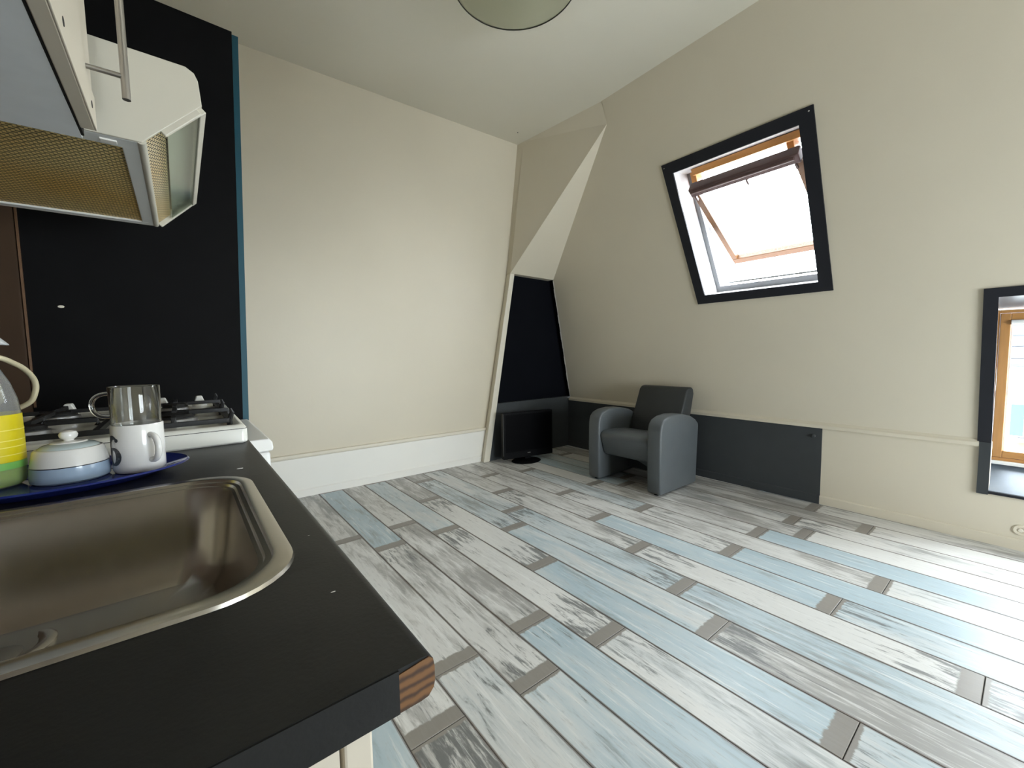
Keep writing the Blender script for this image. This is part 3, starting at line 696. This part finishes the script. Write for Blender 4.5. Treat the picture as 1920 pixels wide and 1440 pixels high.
# ------------------------------------------------------------------ wall cabinet
wc = kthing('wall_cabinet', 'white wall cabinet with steel bar handle beside the extractor hood', 'cabinet', 0, .50, 1.53)
WL = .622
bm = B(); box(bm, (-.548, 0, 0), (-.235, WL, .018)); box(bm, (-.548, 0, .018), (-.235, .018, .70)); box(bm, (-.548, WL-.018, .018), (-.235, WL, .70)); box(bm, (-.548, .018, .682), (-.235, WL-.018, .70)); box(bm, (-.548, .018, .018), (-.540, WL-.018, .682))
obj('body', bm, 'cab_grey', wc)
for (a, b_) in ((-.375, .41), (-.40, .13)): obj('fixing_hole', lathe(B(), [(0, 0), (.0085, 0), (.0085, .0008)], 20, (a, b_, -.0008)), 'dark_gap', wc)
obj('door_gap', bx((-.236, .004, .001), (-.231, WL-.012, .69)), 'dark_gap', wc)
dd = obj('door', bx((-.231, .002, -.002), (-.212, WL-.054, .70)), 'cab_white', wc, bevel=.0015)
obj('bottom_rail', bx((-.2125, .002, -.002), (-.2095, WL-.054, .056)), 'cab_white', dd, bevel=.001)
for b_ in (.30, .522): obj('screw_hole', lathe(B(), [(0, .0006), (.0055, .0006), (.006, 0)], 16), 'dark_gap', dd).matrix_local = Matrix.Translation((-.2095, b_, .024)) @ Matrix.Rotation(PI/2, 4, 'Y')
hx = -.164
obj('handle', tube(B(), [(hx, .512, .042), (hx, .512, .36)], .006, 16), 'satin_steel', dd, smooth=True)
for z in (.080, .30): obj('handle_post', tube(B(), [(-.2125, .512, z), (hx, .512, z)], .0042, 12), 'satin_steel', dd, smooth=True)

# ------------------------------------------------------------------ things on the worktop
PC = (-.200, .975)
pl = obj('glass_platter', lathe(B(), [(0, .002), (.60, .002), (.66, .0), (.74, .0), (.78, .003), (.88, .008), (.98, .013), (1.0, .0145), (.985, .017), (.88, .012), (.78, .007), (.6, .006), (0, .006)], 56, sx=.175, sy=.122), 'plate_blue', None, smooth=True)
pl.location = (PC[0], PC[1], ZT+.0005); tag(pl, 'oval cobalt blue glass platter beside the sink', 'platter')
zp = ZT+.0070
# white mug with a black 6
MX, MY, MR = -.0935, .972, .0355
mg = thing('mug', 'white ceramic mug with a black number 6', 'mug', (MX, MY, zp))
obj('cup', lathe(B(), [(0, .003), (.028, .003), (.030, 0), (.033, .0005), (MR, .005), (MR, .080), (MR-.0008, .082), (MR-.0022, .082), (MR-.003, .080), (MR-.0033, .012), (MR-.010, .006), (0, .006)], 56), 'mug_white', mg, smooth=True)
def handle(cx_, phi, r0, zc, hh, out, rr, m, parent, name='handle'):
    d = Vector((math.cos(phi), math.sin(phi), 0)); pts = []
    for i in range(15):
        t = -PI/2 + PI*i/14
        pts.append(d*(r0-.002+out*(abs(math.cos(t))**.7)) + Vector((0, 0, zc+hh/2*math.sin(t))))
    return obj(name, tube(B(), pts, rr, 12), m, parent, smooth=True)
handle(0, math.radians(-58), MR, .042, .044, .022, .0048, 'mug_white', mg)
def wrap(phi0, u, z, r): return (r*math.cos(phi0+u/MR), r*math.sin(phi0+u/MR), z)
phi6 = math.radians(-150)
# outline of the 6 as (u, z, half-width) strokes
def stroke(pts, name):
    bm = B(); P = [Vector((p[0], p[1], 0)) for p in pts]; W_ = [p[2] for p in pts]; L_, R_ = [], []
    for i, p in enumerate(P):
        t = (P[min(i+1, len(P)-1)]-P[max(i-1, 0)]).normalized(); n = Vector((-t.y, t.x, 0))
        L_.append(p+n*W_[i]); R_.append(p-n*W_[i])
    vl = [bm.verts.new(wrap(phi6, q.x, q.y, MR+.0004)) for q in L_]; vr = [bm.verts.new(wrap(phi6, q.x, q.y, MR+.0004)) for q in R_]
    for i in range(len(P)-1): bm.faces.new((vl[i], vl[i+1], vr[i+1], vr[i]))
    return obj(name, bm, 'ink_black', mg)
s6 = [(.0085, .0600, .0010)]
for i in range(13):
    t = PI*.35 + (PI*.72)*i/12; s6.append((.0015+.0125*math.cos(t), .046+.0165*math.sin(t), .0018+.0030*math.sin(PI*i/12)))
for i in range(21):
    t = PI + 2*PI*i/20; s6.append((.0005+.0105*math.cos(t), .030+.0135*math.sin(t), .0018+.0034*abs(math.cos(t))))
stroke([(u, z, w_) for u, z, w_ in s6], 'number_six')
bm = B(); vs_ = [bm.verts.new(wrap(phi6, .0088+.0034*math.cos(2*PI*i/14), .0578+.0034*math.sin(2*PI*i/14), MR+.00045)) for i in range(14)]; bm.faces.new(vs_); obj('number_six_dot', bm, 'ink_black', mg)
# glass mug stacked in it
gm = thing('glass_mug', 'clear glass mug stacked inside the white mug', 'mug', (MX, MY, zp+.066))
obj('cup', lathe(B(), [(0, 0), (.028, 0), (.0305, .002), (.0315, .009), (.0335, .018), (.0345, .080), (.0340, .0815), (.0333, .0812), (.0330, .080), (.0320, .019), (.0300, .010), (.028, .006), (0, .005)], 56), 'cup_glass', gm, smooth=True)
handle(0, math.radians(172), .0345, .050, .040, .024, .0036, 'cup_glass', gm)
# lidded bowl
bo = thing('sugar_bowl', 'blue and white lidded sugar bowl with round knob', 'bowl', (-.178, .972, zp))
obj('base', lathe(B(), [(0, .002), (.040, .002), (.043, 0), (.0465, .003), (.047, .009), (.0458, .026)], 56), 'glaze_blue', bo, smooth=True)
obj('band', lathe(B(), [(.0460, .0256), (.0462, .0260), (.0460, .0270)], 56), 'ink_black', bo, smooth=True)
obj('shoulder', lathe(B(), [(.0457, .027), (.0428, .043), (.0412, .050), (.039, .0525), (.036, .053)], 56), 'mug_white', bo, smooth=True)
ld = obj('lid', lathe(B(), [(.0365, .0518), (.0355, .0540), (.031, .0575), (.021, .0605), (0, .0615)], 48), 'glaze_pale', bo, smooth=True)
obj('lid_ring', lathe(B(), [(.0225, .0602), (.021, .0620), (.012, .0632), (0, .0635)], 40), 'mug_white', ld, smooth=True)
obj('knob', lathe(B(), [(.006, .062), (.0065, .065), (.0105, .0685), (.0115, .073), (.0095, .0775), (.005, .0795), (0, .080)], 32), 'mug_white', ld, smooth=True)
# soap bottle
sb = thing('soap_bottle', 'clear pump bottle with yellow label and green liquid', 'bottle', (-.270, .985, zp))
prof = [(0, .001), (.034, .001), (.0395, .006), (.041, .015), (.0408, .060), (.0405, .110), (.038, .135), (.032, .160), (.024, .180), (.017, .193), (.0145, .198), (.0145, .206)]
obj('shell', lathe(B(), prof, 48), 'bottle_clear', sb, smooth=True)
obj('liquid', lathe(B(), [(0, .003), (.033, .003), (.038, .008), (.039, .016), (.0388, .050), (0, .050)], 48), 'liquid_green', sb, smooth=True)
lb = obj('label', lathe(B(), [(.0414, .040), (.0413, .080), (.0410, .112)], 48), 'label_yellow', sb, smooth=True)
for z in (.050, .062, .072, .088): obj('label_line', lathe(B(), [(.0416, z), (.0416, z+.0014)], 48), 'label_line', lb)
obj('label_foot', lathe(B(), [(.0414, .029), (.0414, .0395)], 48), mat('label_green', (.20, .52, .12, 1), .4), lb, smooth=True)
cp = obj('collar', lathe(B(), [(.0150, .196), (.0175, .197), (.0175, .214), (.012, .218), (.006, .220), (.006, .226), (0, .226)], 28), 'pump_grey', sb, smooth=True)
obj('pump_head', hexa(B(), [(-.012, -.012, .222), (.036, -.008, .218), (.036, .008, .218), (-.012, .012, .222), (-.012, -.010, .240), (.016, -.008, .242), (.016, .008, .242), (-.012, .010, .240)]), 'pump_grey', sb, bevel=.003)
obj('dip_tube', tube(B(), [(0, 0, .21), (.004, 0, .12), (.010, 0, .012)], .002, 8), 'pump_grey', sb)
# crumbs on the worktop and floor
for p, s_ in ((K(-.045, .887, ZT), .0032), (K(-.028, .365, ZT), .0013), (K(-.017, .50, ZT), .0008)):
    c_ = obj('crumb', lathe(B(), [(0, 0), (s_, .0002), (s_*.8, s_*.4), (0, s_*.5)], 6, sx=1.6, sy=.6), 'mug_white'); c_.location = p
    tag(c_, {.0032: 'white crumb behind the sink near the worktop edge', .0013: 'white crumb on the worktop between sink and chipped corner', .0008: 'tiny white speck near the rounded worktop front'}[s_], 'crumb')

# ------------------------------------------------------------------ armchair
CR = math.radians(2.0)
ch = thing('armchair', 'grey leather armchair with rounded slab arms against the dark panel', 'armchair', (3.03, 2.165, 0), CR)
# local: -x front, y across
def arm(y0, y1):
    pr = [(-.285, .012), (-.295, .03), (-.300, .30), (-.296, .50), (-.280, .560), (-.245, .590), (-.18, .610), (-.08, .618), (.04, .610), (.15, .585), (.235, .545), (.272, .515), (.280, .49), (.265, .30), (.250, .03), (.245, .012)]
    bm = B(); prism(bm, [(x, y0, z) for x, z in pr], (0, y1-y0, 0))
    return obj('arm', bm, 'leather', ch, smooth=True, bevel=.016, seg=3)
arm(-.355, -.235); arm(.235, .355)
for (x, y) in ((-.25, -.295), (.2, -.295), (-.25, .295), (.2, .295)): obj('glide', lathe(B(), [(0, 0), (.02, 0), (.02, .016), (0, .016)], 12, (x, y, 0)), 'black_plastic', ch)
pr = [(-.285, .395), (-.275, .425), (-.235, .440), (-.10, .442), (.06, .425), (.20, .40), (.20, .26), (-.14, .225), (-.215, .225), (-.24, .25)]
bm = B(); prism(bm, [(x, -.232, z) for x, z in pr], (0, .464, 0)); obj('seat', bm, 'leather', ch, smooth=True, bevel=.014, seg=3)
pr = [(.10, .36), (.20, .33), (.30, .36), (.405, .74), (.395, .785), (.370, .800), (.315, .795), (.285, .77)]
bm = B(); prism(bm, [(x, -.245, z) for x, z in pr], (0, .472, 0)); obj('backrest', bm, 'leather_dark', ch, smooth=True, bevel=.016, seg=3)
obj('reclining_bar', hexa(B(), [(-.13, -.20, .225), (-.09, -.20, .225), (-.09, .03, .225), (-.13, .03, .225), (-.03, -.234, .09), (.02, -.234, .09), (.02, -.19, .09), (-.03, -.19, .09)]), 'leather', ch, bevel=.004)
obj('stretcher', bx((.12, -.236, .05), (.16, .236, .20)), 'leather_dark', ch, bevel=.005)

# ------------------------------------------------------------------ television on the floor
tv = thing('television', 'small black flat television standing on the floor in the alcove', 'television', (2.70, 3.335, 0), math.radians(-9))
obj('foot', lathe(B(), [(0, 0), (.155, 0), (.160, .005), (.150, .012), (.06, .018), (0, .020)], 40, c=(-.035, -.02, 0), sx=1, sy=.80), 'black_plastic', tv, smooth=True)
obj('stem', bx((-.035, .0, .012), (.035, .03, .06)), 'black_plastic', tv, bevel=.004)
sc_ = obj('case', bx((-.295, -.02, .040), (.295, .035, .515)), 'black_plastic', tv, bevel=.006)
obj('screen', bx((-.272, -.0215, .110), (.272, -.0195, .495)), 'screen_black', sc_)
obj('logo', bx((-.018, -.0215, .082), (.018, -.0199, .088)), 'satin_steel', sc_)
obj('bezel_glint', bx((-.2965, -.020, .078), (-.2935, -.014, .509)), mat('glint_grey', (.09, .09, .09, 1), .35), sc_)  # thin grey strip painting the reflection along the left bezel side

# ------------------------------------------------------------------ ceiling lamp
cl = thing('ceiling_lamp', 'round greenish glass ceiling lamp with a dark rim', 'lamp', (1.462, 1.858, 3.10))
obj('shade', lathe(B(), [(.03, .075), (.12, .062), (.22, .040), (.30, .014), (.338, 0), (.336, -.003), (.298, .009), (.22, .034), (.12, .056), (.03, .069)], 72, closed=True), 'lamp_glass', cl, smooth=True)
obj('rim', lathe(B(), [(.337, -.005), (.3425, -.003), (.3425, .003), (.337, .003)], 72, closed=True), 'rim_dark', cl, smooth=True)
obj('holder', lathe(B(), [(0, .02), (.045, .02), (.055, .028), (.058, .05), (.05, .066), (.03, .08)], 36), 'lamp_metal', cl, smooth=True)
obj('stem', tube(B(), [(0, 0, .06), (0, 0, .225)], .010, 12), 'lamp_metal', cl, smooth=True)
obj('canopy', lathe(B(), [(.01, .205), (.05, .215), (.06, .24)], 32), 'lamp_metal', cl, smooth=True)
nl = obj('ceiling_nail', lathe(B(), [(0, -.004), (.005, -.003), (.006, 0)], 10), 'rim_dark'); nl.location = (2.70, 3.43, ZC); tag(nl, 'dark nail head in the ceiling above the corner', 'nail')

# ------------------------------------------------------------------ outside: the house across the street
HX = 12.0
hs = thing('house', 'white house across the street with slate roof and blue shutters', 'house', (HX, 0, -8))
Hh = lambda z: z+8
obj('wall', bx((0, -7, 0), (.4, 7, Hh(.70))), 'render_white', hs)
obj('cornice', bx((-.16, -7, Hh(.62)), (.0, 7, Hh(.72))), 'render_white', hs, bevel=.02)
obj('gutter', tube(B(), [(-.22, -7, Hh(.78)), (-.22, 7, Hh(.78))], .06, 10), 'slate', hs)
obj('string_course', bx((-.05, -7, Hh(.20)), (0, 7, Hh(.26))), 'slate', hs)
rf = obj('roof', hexa(B(), [(-.25, -7, Hh(.82)), (3.4, -7, Hh(2.7)), (3.4, 7, Hh(2.7)), (-.25, 7, Hh(.82)), (-.25, -7, Hh(.86)), (3.4, -7, Hh(2.76)), (3.4, 7, Hh(2.76)), (-.25, 7, Hh(.86))]), 'slate', hs)
for i in range(9):
    x = -.22+i*.4; z = .885+i*.4*.515
    obj('slate_course', hexa(B(), [(x, -7, Hh(z)), (x+.4, -7, Hh(z+.19)), (x+.4, 7, Hh(z+.19)), (x, 7, Hh(z)), (x, -7, Hh(z+.03)), (x+.4, -7, Hh(z+.20)), (x+.4, 7, Hh(z+.20)), (x, 7, Hh(z+.03))]), 'slate', rf)
for k in range(-3, 4):
    yc = k*1.9 - .05
    wn = obj('window', bx((-.02, yc-.42, Hh(-1.05)), (.02, yc+.42, Hh(.06))), 'slate', hs)
    for s in (-1, 1):
        y0 = yc + s*.42 + (0 if s > 0 else -.14)
        obj('shutter', bx((-.07, yc+.44 if s > 0 else yc-.60, Hh(-.55)), (-.02, yc+.60 if s > 0 else yc-.44, Hh(.03))), 'blue_shutter', hs, bevel=.01)
    for i in range(12):
        obj('louver', bx((-.06, yc-.41, Hh(-.50+i*.055)), (-.02, yc+.41, Hh(-.465+i*.055))), 'render_white', wn)
    obj('window_sill', bx((-.12, yc-.5, Hh(-.66)), (0, yc+.5, Hh(-.58))), 'slate', wn)
    obj('lower_panel', bx((-.03, yc-.42, Hh(-1.05)), (-.015, yc+.6, Hh(-.68))), 'plaster_yellow', wn)
struct(obj('ground', bx((5, -40, -8.2), (60, 40, -8.0)), 'asphalt'), 'street outside')
